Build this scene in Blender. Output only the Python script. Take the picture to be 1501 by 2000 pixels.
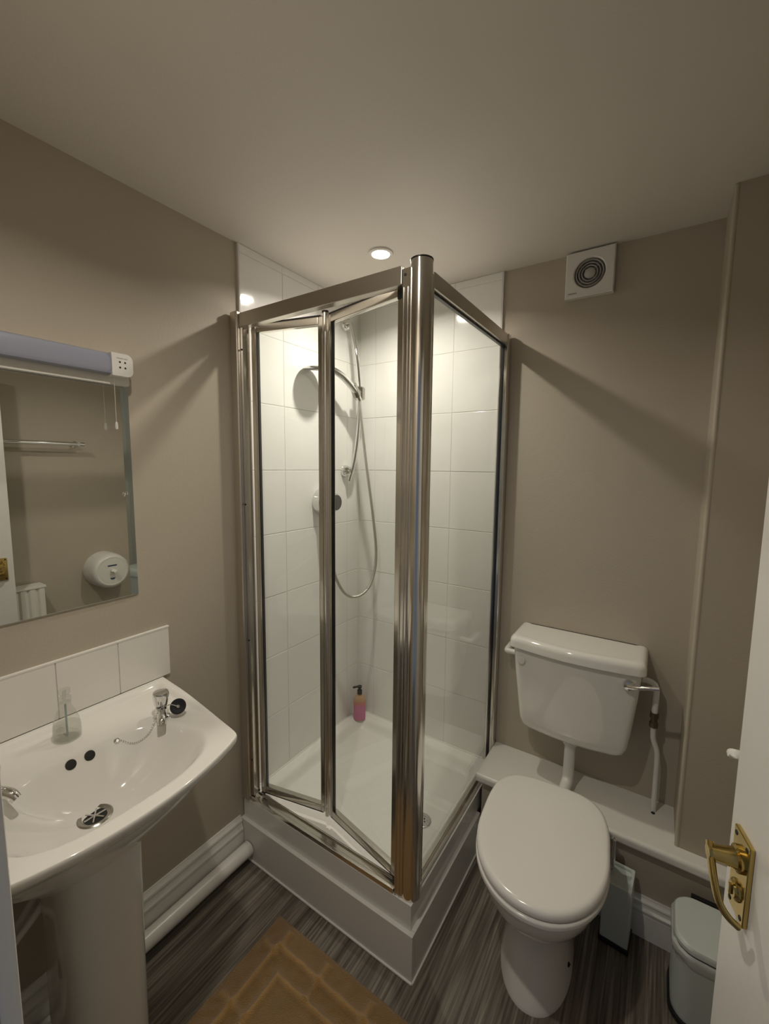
import bpy, bmesh, math, random
from mathutils import Vector, Matrix
random.seed(4)
for o in list(bpy.data.objects): bpy.data.objects.remove(o)
SC = bpy.context.scene
COL = SC.collection
PI = math.pi

# ------------------------------------------------------------------ camera
cam_d = bpy.data.cameras.new('camera'); cam = bpy.data.objects.new('camera', cam_d); COL.objects.link(cam)
cam_d.sensor_fit = 'HORIZONTAL'; cam_d.sensor_width = 36.0; cam_d.lens = 19.8726
cam_d.clip_start = 0.01
RT = Vector((0.83467198, 0.55065591, 0.01003715)); UP = Vector((-0.06753003, 0.08423944, 0.99415462)); FW = Vector((-0.5465916, 0.83047082, -0.10749811))
cam.matrix_world = Matrix(((RT.x, UP.x, -FW.x, 1.27625), (RT.y, UP.y, -FW.y, -1.70156), (RT.z, UP.z, -FW.z, 1.51019), (0, 0, 0, 1)))
SC.camera = cam
# ------------------------------------------------------------------ world (dim cool daylight of the hall outside the doorway)
w = bpy.data.worlds.new('world'); SC.world = w; w.use_nodes = True
w.node_tree.nodes['Background'].inputs[0].default_value = (0.62, 0.74, 1.0, 1)
w.node_tree.nodes['Background'].inputs[1].default_value = 0.16
# ------------------------------------------------------------------ exposure and the two ceiling downlights
SC.view_settings.view_transform = 'Standard'; SC.view_settings.look = 'None'
SC.view_settings.exposure = 0.03; SC.view_settings.gamma = 1.0; SC.view_settings.use_curve_mapping = False
SPOT_POWER = (6.2, 5.0)
SPOT_SPREAD = math.radians(150)
SPOT_COLOR = (1.0, 0.925, 0.81)
H = 2.268
SPOTS = ((0.373, -0.371), (0.76, -1.36))
WM = {}

# ------------------------------------------------------------------ materials
def mat(name, col, rough=0.5, metal=0.0, bump=None, var=None, coat=0.0, spec=0.5, trans=None, emit=None):
    m = bpy.data.materials.new(name); m.use_nodes = True
    nt = m.node_tree; b = nt.nodes['Principled BSDF']
    b.inputs['Base Color'].default_value = (*col, 1); b.inputs['Roughness'].default_value = rough
    b.inputs['Metallic'].default_value = metal; b.inputs['Specular IOR Level'].default_value = spec
    if coat: b.inputs['Coat Weight'].default_value = coat; b.inputs['Coat Roughness'].default_value = 0.05
    tc = nt.nodes.new('ShaderNodeTexCoord')
    n = nt.nodes.new('ShaderNodeTexNoise'); nt.links.new(tc.outputs['Object'], n.inputs['Vector'])
    sc, amt = var or (6.0, 0.04)
    n.inputs['Scale'].default_value = sc; n.inputs['Detail'].default_value = 4
    r = nt.nodes.new('ShaderNodeMapRange'); r.inputs['To Min'].default_value = 1 - amt; r.inputs['To Max'].default_value = 1 + amt
    nt.links.new(n.outputs['Fac'], r.inputs['Value'])
    v = nt.nodes.new('ShaderNodeVectorMath'); v.operation = 'SCALE'; v.inputs[0].default_value = col
    nt.links.new(r.outputs['Result'], v.inputs['Scale']); nt.links.new(v.outputs['Vector'], b.inputs['Base Color'])
    if bump:
        n2 = nt.nodes.new('ShaderNodeTexNoise'); nt.links.new(tc.outputs['Object'], n2.inputs['Vector'])
        n2.inputs['Scale'].default_value = bump[0]; n2.inputs['Detail'].default_value = bump[2] if len(bump) > 2 else 2
        bp = nt.nodes.new('ShaderNodeBump'); bp.inputs['Strength'].default_value = bump[1]; bp.inputs['Distance'].default_value = 0.01
        nt.links.new(n2.outputs['Fac'], bp.inputs['Height']); nt.links.new(bp.outputs['Normal'], b.inputs['Normal'])
    if emit:
        b.inputs['Emission Color'].default_value = (*emit[0], 1); b.inputs['Emission Strength'].default_value = emit[1]
    return m

def glassmat(name, tint=(0.97, 0.98, 0.97), ior=1.45, rough=0.0, body=None):
    m = bpy.data.materials.new(name); m.use_nodes = True; nt = m.node_tree
    for n in list(nt.nodes):
        if n.type != 'OUTPUT_MATERIAL': nt.nodes.remove(n)
    out = nt.nodes['Material Output']
    tr = nt.nodes.new('ShaderNodeBsdfTransparent'); tr.inputs[0].default_value = (*tint, 1)
    gl = nt.nodes.new('ShaderNodeBsdfGlossy'); gl.inputs['Roughness'].default_value = rough
    fr = nt.nodes.new('ShaderNodeFresnel')
    ge = nt.nodes.new('ShaderNodeNewGeometry'); mr_ = nt.nodes.new('ShaderNodeMapRange'); mr_.inputs['To Min'].default_value = ior; mr_.inputs['To Max'].default_value = 1/ior
    nt.links.new(ge.outputs['Backfacing'], mr_.inputs['Value']); nt.links.new(mr_.outputs['Result'], fr.inputs['IOR'])
    mx = nt.nodes.new('ShaderNodeMixShader'); nt.links.new(fr.outputs[0], mx.inputs[0])
    base = tr.outputs[0]
    if body:
        df = nt.nodes.new('ShaderNodeBsdfDiffuse'); df.inputs[0].default_value = (*body[0], 1)
        m2 = nt.nodes.new('ShaderNodeMixShader'); m2.inputs[0].default_value = body[1]
        nt.links.new(base, m2.inputs[1]); nt.links.new(df.outputs[0], m2.inputs[2]); base = m2.outputs[0]
    nt.links.new(base, mx.inputs[1]); nt.links.new(gl.outputs[0], mx.inputs[2]); nt.links.new(mx.outputs[0], out.inputs[0])
    return m

M = {}
M['paint'] = mat('wall_paint', (0.46, 0.405, 0.325), 0.55, bump=(140, 0.05), var=(2.0, 0.03))
M['ceil'] = mat('ceiling_paint', (0.72, 0.68, 0.61), 0.6, bump=(120, 0.04), var=(2.0, 0.02))
M['tile'] = mat('glazed_white_tile', (0.87, 0.86, 0.835), 0.10, bump=(14, 0.10, 1.5), var=(7, 0.012))
M['splash'] = mat('plain_glazed_tile', (0.78, 0.75, 0.69), 0.12, bump=(7, 0.08), var=(7, 0.012))
M['grout'] = mat('pale_grout', (0.72, 0.70, 0.66), 0.8, bump=(200, 0.1))
M['white'] = mat('white_gloss_paint', (0.76, 0.735, 0.685), 0.28, bump=(60, 0.03), var=(3, 0.02))
M['ceramic'] = mat('vitreous_china', (0.80, 0.775, 0.725), 0.07, coat=0.4, var=(4, 0.01))
M['seat'] = mat('white_seat_plastic', (0.80, 0.77, 0.73), 0.16, var=(4, 0.01))
M['acrylic'] = mat('white_acrylic_tray', (0.83, 0.81, 0.77), 0.18, var=(4, 0.01))
M['plast'] = mat('white_plastic', (0.75, 0.73, 0.69), 0.3, var=(4, 0.01))
M['palegrey'] = mat('pale_grey_green_enamel', (0.56, 0.60, 0.56), 0.35, var=(4, 0.01))
M['bag'] = glassmat('bin_liner_film', (0.9, 0.9, 0.9), 1.4, 0.25, ((0.8, 0.8, 0.78), 0.55))
M['chrome'] = mat('polished_chrome', (0.80, 0.80, 0.80), 0.05, 1.0, var=(4, 0.01))
M['frame'] = mat('bright_anodised_frame', (0.72, 0.69, 0.64), 0.16, 1.0, var=(4, 0.02))
M['satin'] = mat('satin_silver_rail', (0.66, 0.62, 0.56), 0.33, 1.0, var=(4, 0.02))
M['hose'] = mat('braided_steel_hose', (0.62, 0.60, 0.56), 0.3, 1.0, bump=(400, 0.3))
M['brass'] = mat('polished_brass', (0.55, 0.41, 0.14), 0.16, 1.0, var=(30, 0.15))
M['black'] = mat('black_rubber', (0.012, 0.012, 0.013), 0.35)
M['dark'] = mat('dark_hole', (0.01, 0.009, 0.008), 0.6)
M['darkgrey'] = mat('dark_grey_plastic', (0.06, 0.06, 0.06), 0.3)
M['grey'] = mat('mid_grey_plastic', (0.30, 0.29, 0.27), 0.45)
M['fangrey'] = mat('fan_grille_plastic', (0.46, 0.44, 0.41), 0.45)
M['wastem'] = mat('worn_chrome_waste', (0.42, 0.40, 0.36), 0.22, 1.0)
M['mirror'] = mat('mirror_silver', (0.86, 0.87, 0.84), 0.0, 1.0, var=(2, 0.003))
M['bevel'] = mat('mirror_bevel_edge', (0.70, 0.75, 0.75), 0.03, 1.0, var=(2, 0.003))
M['diffuser'] = mat('blue_grey_diffuser', (0.30, 0.31, 0.385), 0.35, var=(3, 0.01))
M['lens'] = mat('lit_lamp_lens', (0.9, 0.88, 0.8), 0.3, emit=((1.0, 0.93, 0.80), 14.0))
M['glass'] = glassmat('clear_pane', (0.955, 0.97, 0.955), 1.5)
M['bottle'] = glassmat('clear_bottle_plastic', (0.95, 0.95, 0.94), 1.45, 0.03, ((0.75, 0.75, 0.72), 0.07))
M['liquid'] = glassmat('clear_soap_liquid', (0.95, 0.955, 0.93), 1.33, 0.0, ((0.75, 0.76, 0.68), 0.06))
M['tube'] = mat('blue_dip_tube', (0.36, 0.44, 0.44), 0.4)
M['pink'] = mat('pink_shower_gel', (0.62, 0.20, 0.36), 0.2, var=(25, 0.15))
M['pinkred'] = mat('coral_label_band', (0.60, 0.22, 0.20), 0.3, var=(40, 0.15))
M['amber'] = mat('amber_shoulder', (0.52, 0.34, 0.20), 0.2)
M['navy'] = mat('navy_print', (0.05, 0.07, 0.14), 0.5)
M['printgrey'] = mat('grey_print', (0.22, 0.20, 0.18), 0.5)
M['paper'] = mat('soft_tissue', (0.86, 0.84, 0.80), 0.9, bump=(80, 0.2))
M['sealant'] = mat('white_sealant', (0.80, 0.77, 0.72), 0.4)
M['copper'] = mat('dull_brass_valve', (0.16, 0.13, 0.08), 0.4, 0.7)

def floor_mat():
    m = bpy.data.materials.new('streaked_vinyl_wood'); m.use_nodes = True; nt = m.node_tree; b = nt.nodes['Principled BSDF']
    L = nt.links.new
    tc = nt.nodes.new('ShaderNodeTexCoord')
    def noise(sx, sy, detail, dist=0.0):
        mp = nt.nodes.new('ShaderNodeMapping'); mp.inputs['Scale'].default_value = (sx, sy, 1); L(tc.outputs['Object'], mp.inputs['Vector'])
        n = nt.nodes.new('ShaderNodeTexNoise'); n.inputs['Scale'].default_value = 1; n.inputs['Detail'].default_value = detail
        n.inputs['Distortion'].default_value = dist; L(mp.outputs[0], n.inputs['Vector']); return n.outputs['Fac']
    a = noise(150, 4.0, 5, 0.2); c = noise(45, 2.0, 3); d = noise(9, 1.2, 2)
    def mul(x, y, k):
        q = nt.nodes.new('ShaderNodeMath'); q.operation = 'MULTIPLY_ADD'; L(x, q.inputs[0]); q.inputs[1].default_value = k
        if isinstance(y, float): q.inputs[2].default_value = y
        else: L(y, q.inputs[2])
        return q.outputs[0]
    s = mul(d, mul(c, mul(a, 0.0, 0.5), 0.32), 0.18)
    cr = nt.nodes.new('ShaderNodeValToRGB'); e = cr.color_ramp.elements
    e[0].position = 0.36; e[0].color = (0.040, 0.031, 0.024, 1); e[1].position = 0.64; e[1].color = (0.31, 0.27, 0.22, 1)
    k = e.new(0.50); k.color = (0.14, 0.118, 0.095, 1)
    L(s, cr.inputs[0]); L(cr.outputs[0], b.inputs['Base Color'])
    b.inputs['Roughness'].default_value = 0.42
    bp = nt.nodes.new('ShaderNodeBump'); bp.inputs['Strength'].default_value = 0.15; bp.inputs['Distance'].default_value = 0.004; L(a, bp.inputs['Height']); L(bp.outputs[0], b.inputs['Normal'])
    return m
M['floor'] = floor_mat()

def mat_mat():
    m = mat('tan_towelling', (0.34, 0.195, 0.062), 0.95, bump=(420, 0.8, 3), var=(18, 0.16), spec=0.1)
    nt = m.node_tree; b = nt.nodes['Principled BSDF']; b.inputs['Sheen Weight'].default_value = 0.3
    # base colour scaled by height: raised lines paler, low pile slightly darker
    src = b.inputs['Base Color'].links[0].from_socket
    tc = nt.nodes.new('ShaderNodeTexCoord'); sx = nt.nodes.new('ShaderNodeSeparateXYZ'); nt.links.new(tc.outputs['Object'], sx.inputs[0])
    mr = nt.nodes.new('ShaderNodeMapRange'); mr.inputs['From Min'].default_value = 0.011; mr.inputs['From Max'].default_value = 0.019; mr.inputs['To Min'].default_value = 0.92; mr.inputs['To Max'].default_value = 1.45
    nt.links.new(sx.outputs['Z'], mr.inputs['Value'])
    vm = nt.nodes.new('ShaderNodeVectorMath'); vm.operation = 'SCALE'; nt.links.new(src, vm.inputs[0]); nt.links.new(mr.outputs['Result'], vm.inputs['Scale']); nt.links.new(vm.outputs['Vector'], b.inputs['Base Color'])
    return m
M['towel'] = mat_mat()

# ------------------------------------------------------------------ mesh helpers
def B(): return bmesh.new()
def box(bm, x0, x1, y0, y1, z0, z1, bev=0.0, seg=2):
    if x0 > x1: x0, x1 = x1, x0
    if y0 > y1: y0, y1 = y1, y0
    if z0 > z1: z0, z1 = z1, z0
    r = bmesh.ops.create_cube(bm, size=1.0)
    bmesh.ops.transform(bm, matrix=Matrix.Translation(((x0+x1)/2, (y0+y1)/2, (z0+z1)/2)) @ Matrix.Diagonal((x1-x0, y1-y0, z1-z0, 1)), verts=r['verts'])
    if bev:
        es = set(e for v in r['verts'] for e in v.link_edges)
        bmesh.ops.bevel(bm, geom=list(es), offset=bev, segments=seg, profile=0.5, affect='EDGES')
    return bm
def frame_of(t):
    t = t.normalized(); a = Vector((0, 0, 1)) if abs(t.z) < 0.9 else Vector((1, 0, 0))
    u = t.cross(a).normalized(); return u, t.cross(u).normalized()
def cap_ring(bm, ring, flip=False):
    try: bm.faces.new(ring if not flip else ring[::-1])
    except ValueError: pass
def loft(bm, rings, cap0=True, cap1=True, closed=True):
    R = [[bm.verts.new(p) for p in r] for r in rings]; n = len(R[0])
    for a, b in zip(R[:-1], R[1:]):
        for i in range(n if closed else n-1):
            j = (i+1) % n
            bm.faces.new((a[i], a[j], b[j], b[i]))
    if cap0: cap_ring(bm, R[0], True)
    if cap1: cap_ring(bm, R[-1])
    return R
def lathe(bm, p0, axis, prof, seg=32, cap0=True, cap1=True):
    p0 = Vector(p0); ax = Vector(axis).normalized(); u, v = frame_of(ax)
    rings = [[p0 + ax*h + (u*math.cos(2*PI*i/seg) + v*math.sin(2*PI*i/seg))*r for i in range(seg)] for h, r in prof]
    loft(bm, rings, cap0, cap1); return bm
def cyl(bm, a, b, r0, r1=None, seg=24):
    a = Vector(a); b = Vector(b); r1 = r0 if r1 is None else r1
    return lathe(bm, a, b-a, [(0, r0), ((b-a).length, r1)], seg)
def smooth_path(pts, n=8):
    P = [Vector(p) for p in pts]; P = [P[0]*2-P[1]] + P + [P[-1]*2-P[-2]]; out = []
    for i in range(1, len(P)-2):
        for k in range(n):
            t = k/n; a, b, c, d = P[i-1], P[i], P[i+1], P[i+2]
            out.append(0.5*((2*b) + (c-a)*t + (2*a-5*b+4*c-d)*t*t + (3*b-a-3*c+d)*t**3))
    out.append(P[-2]); return out
def tube(bm, pts, r, seg=12, n=8, smooth=True):
    P = smooth_path(pts, n) if smooth else [Vector(p) for p in pts]
    u, v = frame_of(P[1]-P[0]); rings = []
    for i, p in enumerate(P):
        t = (P[min(i+1, len(P)-1)] - P[max(i-1, 0)]).normalized()
        u = (u - t*u.dot(t)).normalized(); v = t.cross(u)
        rr = r(i/(len(P)-1)) if callable(r) else r
        rings.append([p + (u*math.cos(2*PI*k/seg) + v*math.sin(2*PI*k/seg))*rr for k in range(seg)])
    loft(bm, rings); return bm
def prism(bm, outline, z0, z1, bev=0.0, seg=3):
    n = len(outline); rings = []
    cx = sum(p[0] for p in outline)/n; cy = sum(p[1] for p in outline)/n
    if bev:
        def inset(d):
            out = []
            for i, p in enumerate(outline):
                a = Vector(outline[i-1]); b = Vector(p); c = Vector(outline[(i+1) % n])
                t = (c-a).normalized(); nn = Vector((t.y, -t.x))
                if nn.dot(b-Vector((cx, cy))) < 0: nn = -nn
                out.append(b - nn*d)
            return out
        # rounded: lower ring eases out, upper ring eases in
        rings = []
        for k in range(seg+1):
            q = k/seg*PI/2; rings.append([(p[0], p[1], z0+bev*(1-math.cos(q))) for p in inset(bev*(1-math.sin(q)))])
        for k in range(seg+1):
            q = k/seg*PI/2; rings.append([(p[0], p[1], z1-bev*(1-math.sin(q))) for p in inset(bev*(1-math.cos(q)))])
    else:
        rings = [[(p[0], p[1], z0) for p in outline], [(p[0], p[1], z1) for p in outline]]
    loft(bm, rings); return bm
def rrect(x0, x1, y0, y1, r, n=5):
    out = []
    for cx, cy, a in ((x1-r, y1-r, 0), (x0+r, y1-r, 90), (x0+r, y0+r, 180), (x1-r, y0+r, 270)):
        for k in range(n+1):
            q = math.radians(a+90*k/n); out.append((cx+r*math.cos(q), cy+r*math.sin(q)))
    return out
def egg(cx, cy, hw, back, front, eb=2.8, ef=2.1, n=64):
    out = []
    for i in range(n):
        q = 2*PI*i/n; c, s = math.cos(q), math.sin(q)
        e = eb if s > 0 else ef; L = back if s > 0 else front
        out.append((cx+hw*math.copysign(abs(c)**(2/e), c), cy+L*math.copysign(abs(s)**(2/e), s)))
    return out
def place(bm, mtx): bmesh.ops.transform(bm, matrix=mtx, verts=bm.verts); return bm

def props(o, label=None, cat=None, group=None, kind=None):
    if label: o['label'] = label
    if cat: o['category'] = cat
    if group: o['group'] = group
    if kind: o['kind'] = kind
    return o
def obj(name, bm, m, parent=None, world=True, angle=35, label=None, kind=None):
    bmesh.ops.recalc_face_normals(bm, faces=bm.faces)
    if parent is None:
        lo = [min(v.co[i] for v in bm.verts) for i in range(3)]; hi = [max(v.co[i] for v in bm.verts) for i in range(3)]
        org = Vector(((lo[0]+hi[0])/2, (lo[1]+hi[1])/2, lo[2])); T = Matrix.Translation(org)
    else: T = WM[parent]
    if world or parent is None: bmesh.ops.transform(bm, matrix=T.inverted(), verts=bm.verts)
    me = bpy.data.meshes.new(name); bm.to_mesh(me); bm.free()
    for p in me.polygons: p.use_smooth = True
    me.set_sharp_from_angle(angle=math.radians(angle))
    me.materials.append(M[m] if isinstance(m, str) else m)
    o = bpy.data.objects.new(name, me); COL.objects.link(o)
    wn_ = o.modifiers.new('weighted_normal', 'WEIGHTED_NORMAL'); wn_.keep_sharp = True; wn_.weight = 80
    if parent is None: o.matrix_world = T
    else: o.parent = parent
    WM[o] = T
    return props(o, label=label, kind=kind)
def thing(name, label, cat, loc=(0, 0, 0), rz=0.0, group=None, kind=None):
    o = bpy.data.objects.new(name, None); COL.objects.link(o); o.empty_display_size = 0.05
    o.location = loc; o.rotation_euler = (0, 0, rz)
    WM[o] = Matrix.Translation(loc) @ Matrix.Rotation(rz, 4, 'Z')
    return props(o, label, cat, group, kind)
def single(name, bm, m, label, cat, group=None, kind=None, angle=35):
    return props(obj(name, bm, m, angle=angle), label, cat, group, kind)
def text_mesh(body, size, m, parent, mtx):
    cu = bpy.data.curves.new('t', 'FONT'); cu.body = body; cu.size = size; cu.align_x = 'CENTER'; cu.align_y = 'CENTER'; cu.extrude = 0.0001
    t = bpy.data.objects.new('t', cu); COL.objects.link(t)
    dg = bpy.context.evaluated_depsgraph_get(); me = bpy.data.meshes.new_from_object(t.evaluated_get(dg))
    bpy.data.objects.remove(t); bpy.data.curves.remove(cu)
    bm = B(); bm.from_mesh(me); bpy.data.meshes.remove(me); place(bm, mtx)
    return obj('lettering', bm, m, parent)

# ================================================================== ROOM SHELL
WX, FY, WT = 1.60, -1.625, 0.12         # right wall, front wall inner faces
single('floor', box(B(), -0.11, WX+0.1, FY-WT-0.6, 0.11, -0.08, 0.0), 'floor', 'dark brown streaked wood-look vinyl floor', 'floor', kind='structure')
single('ceiling', box(B(), -0.11, WX+0.1, FY-WT, 0.11, H, H+0.08), 'ceil', 'plain cream painted ceiling', 'ceiling', kind='structure')
wl = single('wall_left', box(B(), -0.11, -0.008, FY-WT, 0.11, 0, H), 'paint', 'beige painted wall behind the wash basin', 'wall', kind='structure')
wb = single('wall_back', box(B(), -0.008, WX, 0.008, 0.11, 0, H), 'paint', 'beige painted wall behind the toilet', 'wall', kind='structure')
single('wall_right', box(B(), WX, WX+0.1, FY-WT, 0.11, 0, H), 'paint', 'beige wall holding the towel rail, seen in the mirror', 'wall', kind='structure')
OX0, OX1, OZ = 0.835, 1.572, 2.03
bm = B(); box(bm, -0.008, OX0, FY-WT, FY, 0, H); box(bm, OX1, WX, FY-WT, FY, 0, H); box(bm, OX0, OX1, FY-WT, FY, OZ, H)
single('wall_front', bm, 'paint', 'beige wall around the doorway', 'wall', kind='structure')
# boxed column in the right back corner
CX, CY, ZL = 1.3795, -0.1756, 0.3293
bm = B(); prism(bm, [(CX+0.012, CY)] + [(WX, CY), (WX, 0.008), (CX, 0.008)] + [(CX, CY+0.012), (CX+0.0035, CY+0.0035)], ZL, H)
col = single('wall_corner', bm, 'paint', 'beige boxed-in column in the corner right of the toilet', 'wall', kind='structure')
bm = B(); cyl(bm, (CX+0.006, CY+0.006, ZL), (CX+0.006, CY+0.006, H-0.002), 0.0075, seg=16)
obj('edge_bead', bm, 'paint', col)

# wall tiles of the shower
TH, TW, G = 0.25, 0.2, 0.0011
rows = []; z = 1.4891 - 6*TH
zs = [1.4891 + k*TH for k in range(-6, 4)]
zb = [max(0.2345, zz) for zz in zs] + [H]
zb = [0.2345] + [zz for zz in zs if zz > 0.25] + [H]
tile_cache = {}
def tile_mesh(wd, ht):
    key = (round(wd, 4), round(ht, 4))
    if key not in tile_cache:
        bm = box(B(), -wd/2, wd/2, -0.0035, 0.0035, -ht/2, ht/2, 0.0014, 2)
        me = bpy.data.meshes.new('tile'); bm.to_mesh(me); bm.free()
        me.materials.append(M['tile']); tile_cache[key] = me
    return tile_cache[key]
def put_tile(parent, a0, a1, z0, z1, left):
    me = tile_mesh(a1-a0-2*G, z1-z0-2*G); o = bpy.data.objects.new('tile', me); COL.objects.link(o); o.parent = parent
    c = (a0+a1)/2; j = random.uniform(-0.0004, 0.0004)
    Wt = (Matrix.Translation((-0.0035+j, c, (z0+z1)/2)) @ Matrix.Rotation(PI/2, 4, 'Z')) if left else Matrix.Translation((c, 0.0035+j, (z0+z1)/2))
    o.matrix_local = WM[parent].inverted() @ Wt
YT, XT = -0.6909, 0.6973
ly = [YT, YT+TW, YT+2*TW, YT+3*TW, 0.0]; bx = [0.0, XT-3*TW, XT-2*TW, XT-TW, XT]
obj('grout_bed', box(B(), -0.0085, -0.0013, YT, 0.004, 0.22, H-0.0005), 'grout', wl)
obj('grout_bed', box(B(), -0.004, XT, 0.0013, 0.0085, 0.22, H-0.0005), 'grout', wb)
for i in range(4):
    for k in range(len(zb)-1):
        put_tile(wl, ly[i], ly[i+1], zb[k], zb[k+1], True)
        put_tile(wb, bx[i], bx[i+1], zb[k], zb[k+1], False)
bm = B(); lathe(bm, (0.0, 0.0, 0.2345), (0, 0, 1), [(0, 0.007), (H-0.24, 0.007)], 16); obj('corner_sealant', bm, 'sealant', wl)
# tile edges (trims at the outer edge, painted)
obj('tile_edge_trim', box(B(), -0.008, 0.001, YT-0.004, YT, 0.25, H-0.001), 'grout', wl)
obj('tile_edge_trim', box(B(), XT, XT+0.004, -0.001, 0.008, 0.25, H-0.001), 'grout', wb)
# splashback
sp = thing('tiled_splashback', 'single row of square cream tiles above the wash basin', 'splashback', (-0.004, -1.295, 0.843))
for k in range(4):
    y1 = -0.995-0.15*k; bm = box(B(), -0.0075, 0.001, y1-0.149, y1-0.0008, 0.8462, 1.0, 0.0016, 2); obj('tile', bm, 'splash', sp)
obj('grout_bed', box(B(), -0.008, -0.002, -1.595, -0.996, 0.847, 0.999), 'grout', sp)
obj('edge_strip', box(B(), -0.0078, 0.002, -1.595, -0.994, 0.9985, 1.004, 0.001), 'sealant', sp)

# skirting boards
def skirt_profile(h):
    return [(0, 0), (0.018, 0), (0.018, h*0.58), (0.0165, h*0.62), (0.019, h*0.66), (0.019, h*0.71), (0.014, h*0.76), (0.012, h*0.84), (0.014, h*0.87), (0.013, h*0.91), (0.006, h*0.96), (0.004, h), (0, h)]
bm = B(); rings = [[(-0.0078+d, y, z) for d, z in skirt_profile(0.165)] for y in (-0.745, FY+0.001)]; loft(bm, rings)
single('baseboard_left', bm, 'white', 'white moulded skirting board below the basin wall', 'skirting', kind='structure', angle=25)
bm = B(); rings = [[(x, -0.2005-d, z) for d, z in skirt_profile(0.135)] for x in (0.763, WX-0.001)]; loft(bm, rings)
single('baseboard_back', bm, 'white', 'white moulded skirting board under the ledge behind the toilet', 'skirting', kind='structure', angle=25)

# boxed ledge behind the toilet
lg = thing('boxed_pipe_ledge', 'long white boxed ledge running behind the toilet', 'ledge', (1.17, -0.1, 0))
YL = -0.2259
prof = [(0.0075, ZL-0.022), (0.0075, ZL)] + [(YL+0.012-0.012*math.sin(q), ZL-0.012+0.012*math.cos(q)) for q in [k*PI/8 for k in range(0, 5)]] + [(YL, ZL-0.024)] + [(YL+0.010-0.010*math.cos(q), ZL-0.024-0.010*math.sin(q)) for q in [k*PI/8 for k in range(1, 5)]] + [(-0.2, ZL-0.034), (-0.2, ZL-0.022)]
bm = B(); loft(bm, [[(x, y, z) for y, z in prof] for x in (0.7415, WX-0.0005)]); obj('top_board', bm, 'white', lg)
obj('front_panel', box(B(), 0.7585, WX-0.0005, -0.2, -0.185, 0.0, ZL-0.0225), 'paint', lg)

# door frame
bm = B(); box(bm, OX0+0.0005, 0.865, FY-WT, FY, 0, OZ-0.03); box(bm, 1.542, OX1-0.0005, FY-WT, FY, 0, OZ-0.03); box(bm, OX0+0.0005, OX1-0.0005, FY-WT, FY, OZ-0.03, OZ-0.0005)
df = single('trim_1', bm, 'white', 'white door lining at the left edge of the doorway', 'door frame', kind='structure')
obj('door_stop', box(B(), 0.865, 0.877, FY-WT, FY-0.045, 0, OZ-0.03, 0.002), 'white', df)
obj('architrave', box(B(), 0.800, 0.8655, FY+0.0005, FY+0.0155, 0, OZ+0.03, 0.004), 'white', df)
obj('architrave', box(B(), 0.800, 1.597, FY+0.0005, FY+0.0155, OZ-0.02, OZ+0.05, 0.004), 'white', df)

# ================================================================== SHOWER TRAY + PLINTH
PX, PY, ZS, ZR, SS = 0.7562, -0.7427, 0.1535, 0.2345, 0.0132
pl = thing('tray_plinth', 'white boxed plinth under the shower tray', 'plinth', (PX/2, PY/2, 0))
obj('front_board', box(B(), -0.0075, PX, PY, PY+0.018, 0.001, ZS, 0.002), 'white', pl)
obj('side_board', box(B(), PX-0.018, PX, PY+0.0182, -0.2015, 0.001, ZS, 0.002), 'white', pl)
bm = B(); box(bm, -0.007, PX-0.018, PY+0.018, 0.0, 0.002, ZS-0.002); obj('core', bm, 'white', pl)
bm = B(); tube(bm, [(0.02, PY-0.001, 0.003), (PX+0.001, PY-0.001, 0.003)], 0.004, 8, smooth=False); tube(bm, [(PX+0.001, PY-0.001, 0.003), (PX+0.001, -0.222, 0.003)], 0.004, 8, smooth=False)
obj('sealant_bead', bm, 'sealant', pl)
tr = thing('shower_tray', 'square white acrylic shower tray with raised rim', 'shower tray', (0.37, -0.365, ZS))
TX, TY = PX-SS, PY+SS
def sst(a, b, x):
    t = max(0, min(1, (x-a)/(b-a))); return t*t*(3-2*t)
def tray_z(x, y):
    # rounded-rect distance to the inner edge
    cx, cy, hx, hy, r = TX/2, TY/2, TX/2-0.045, -TY/2-0.045, 0.07
    qx, qy = abs(x-cx)-(hx-r), abs(y-cy)-(hy-r)
    d = math.hypot(max(qx, 0), max(qy, 0)) + min(max(qx, qy), 0) - r
    s = sst(0.0, 0.035, -d)
    slope = 0.006*min(1, math.hypot(x-0.60, y+0.40)/0.6)
    return ZR - s*(0.042-slope)
bm = B(); N = 90; V = {}
for i in range(N+1):
    for j in range(N+1):
        x, y = TX*i/N, TY*j/N; V[i, j] = bm.verts.new((x, y, tray_z(x, y)))
for i in range(N):
    for j in range(N): bm.faces.new((V[i, j], V[i, j+1], V[i+1, j+1], V[i+1, j]))
ring = [V[i, N] for i in range(N+1)] + [V[N, j] for j in range(N-1, -1, -1)] + [V[i, 0] for i in range(N-1, -1, -1)] + [V[0, j] for j in range(1, N)]
low = [bm.verts.new((v.co.x, v.co.y, ZS)) for v in ring]
for i in range(len(ring)): j = (i+1) % len(ring); bm.faces.new((ring[i], ring[j], low[j], low[i]))
bm.faces.new(low)
obj('tray_body', bm, 'acrylic', tr, angle=50)
dz = tray_z(0.602, -0.404)
bm = B(); lathe(bm, (0.602, -0.404, dz-0.001), (0, 0, 1), [(0, 0.036), (0.004, 0.036), (0.006, 0.032), (0.006, 0.022), (0.004, 0.020), (0.003, 0.0)], 32, True, False); dr = obj('waste_cover', bm, 'chrome', tr)
bm = B()
for k in range(6): q = k*PI/3; lathe(bm, (0.602+0.013*math.cos(q), -0.404+0.013*math.sin(q), dz+0.0025), (0, 0, 1), [(0, 0.003), (0.001, 0.003)], 8)
obj('drain_slot', bm, 'dark', dr)
bm = B(); tube(bm, [(0.003, -0.70, ZR), (0.003, -0.003, ZR), (0.69, -0.003, ZR)], 0.004, 8, smooth=False); obj('sealant_bead', bm, 'sealant', tr)

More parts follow.
